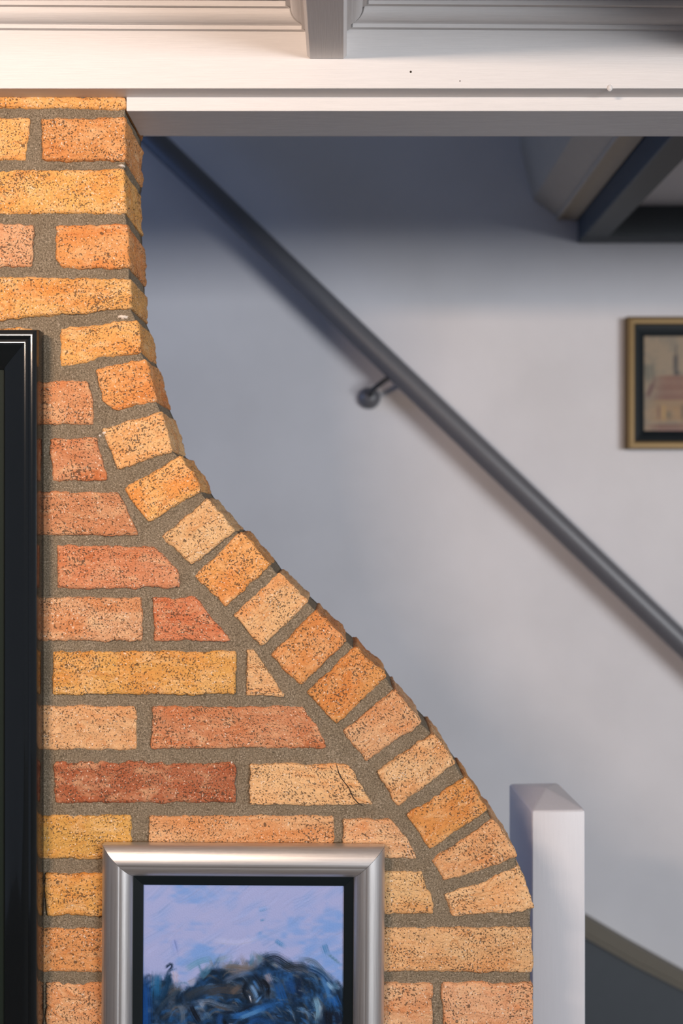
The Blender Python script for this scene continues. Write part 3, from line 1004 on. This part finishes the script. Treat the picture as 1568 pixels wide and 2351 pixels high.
    st([(650,1000),(640,1060)], 50, (150,162,190), .85); st([(760,960),(900,1000),(1080,1000)], 70, (20,60,110), .7)
    for i in range(34):      # cross-hatched dry scumble
        x, y = r.uniform(960, 1220), r.uniform(760, 1000)
        st([(x, y), (x+r.uniform(20, 70), y+r.uniform(-20, 60))], r.uniform(8, 20), [(70,78,84),(110,116,126),(30,44,60),(40,96,160)][r.randint(4)], .55, .8)
    st([(1250,800),(1275,900),(1265,1010)], 62, (118,160,188), .85); st([(1290,860),(1300,1000)], 40, (160,180,200), .6)
    st([(1350,900),(1340,1060)], 110, (8,14,26), .95); st([(1420,900),(1440,1100)], 90, (12,26,48), .9)
    for i in range(150):     # the unseen lower part goes on in the same hand
        x, y = r.uniform(0, 1468), r.uniform(1080, 1960)
        an = r.uniform(0, 6.28); L = r.uniform(60, 220)
        st([(x, y), (x+L*.6*math.cos(an), y+L*.6*math.sin(an)), (x+L*math.cos(an+.5), y+L*math.sin(an+.5))], r.uniform(30, 90),
           [(14,34,60),(24,70,130),(60,62,68),(96,130,170),(10,18,30),(30,90,160)][r.randint(6)], .75, .6)
    return lin(np.clip(C.img, 0, 255))

painted_panel('painted_canvas', seascape(), sx0+0.0452, sx1-0.0452, sz0+0.0452, sz1-0.0452, YF-0.0045, M_PAINT, sf)
sf.rotation_euler = (0, R(0.35), 0)

# -- small gilt village picture on the stair wall
GY = YB - 0.002
gx0 = pw(1439, 0, GY - 0.02).x; gx1 = gx0 + 0.36
gz1 = pw(0, 727, GY - 0.02).z; gz0 = pw(0, 1031, GY - 0.02).z
gf = empty('gilt_framed_painting', ((gx0+gx1)/2, GY, gz0))
tag(gf, 'small village painting in a gilt and black frame on the staircase wall', 'picture')
gprof = [(0,0),(0,0.022),(0.002,0.025),(0.008,0.026),(0.015,0.024),(0.017,0.020),(0.017,0)]
frame_rails(gf, gx0, gx1, gz0, gz1, GY, gprof, (M_GOLD, M_GOLD), 'frame_rail', 0.0002, 40)
iprof = [(0.0165,0.001),(0.0165,0.019),(0.022,0.018),(0.036,0.012),(0.040,0.010),(0.040,0.001)]
frame_rails(gf, gx0, gx1, gz0, gz1, GY, iprof, (M_SLIP, M_SLIP), 'slip_rail', 0.0002, 40)

def village():
    # unit space: pixels of the photograph from the picture's left inner edge; 1 unit = 1 px
    ux = (gx1 - gx0 - 0.078) * FPX / (CAMD + GY); uy = (gz1 - gz0 - 0.078) * FPX / (CAMD + GY)
    w_ = 220; h = int(w_ * uy / ux)
    C = Canvas(w_, h, ux)
    n = 0.6*vnoise(h, w_, 16, 31) + 0.4*vnoise(h, w_, 4, 32)
    C.img[:] = (150, 132, 108)
    C.blend((128,118,102), smoothst(.4, .7, n)*.7)
    st = C.stroke
    st([(12,60),(16,110)], 34, (96,96,84), .8)
    st([(74,40),(74,90)], 16, (72,66,62), .9); st([(74,18),(74,60)], 5, (60,56,52), .9); st([(70,84),(82,84)], 12, (40,40,40), .9)
    for y in range(94, 146, 8): st([(20 - (y-94)*.15, y),(200, y)], 13, (128,84,68), .8, .55)
    st([(8,140),(26,100)], 14, (96,62,58), .9)
    for y in range(150, 198, 8): st([(0, y),(200, y)], 12, (156,122,84), .85, .5)
    st([(34,156),(34,192)], 7, (104,70,56), .9); st([(46,154),(46,196)], 9, (176,140,82), .9)
    st([(58,170),(60,190)], 16, (92,86,66), .8); st([(90,152),(90,196)], 10, (80,68,50), .9)
    st([(70,160),(82,186)], 14, (160,126,84), .8)
    for x in (110, 136, 162, 190): st([(x,158),(x,188)], 12, (88,70,56), .8)
    st([(0,206),(200,204)], 16, (116,74,58), .8, .5); st([(0,216),(200,214)], 10, (150,96,92), .85)
    st([(0,226),(200,224)], 10, (180,138,92), .8)
    st([(130,70),(140,120)], 40, (86,92,66), .7); st([(180,60),(176,120)], 46, (80,88,66), .7)
    return lin(np.clip(C.img * 0.88, 0, 255))
painted_panel('painted_canvas', village(), gx0+0.039, gx1-0.039, gz0+0.039, gz1-0.039, GY-0.0085, M_PAINT2, gf)
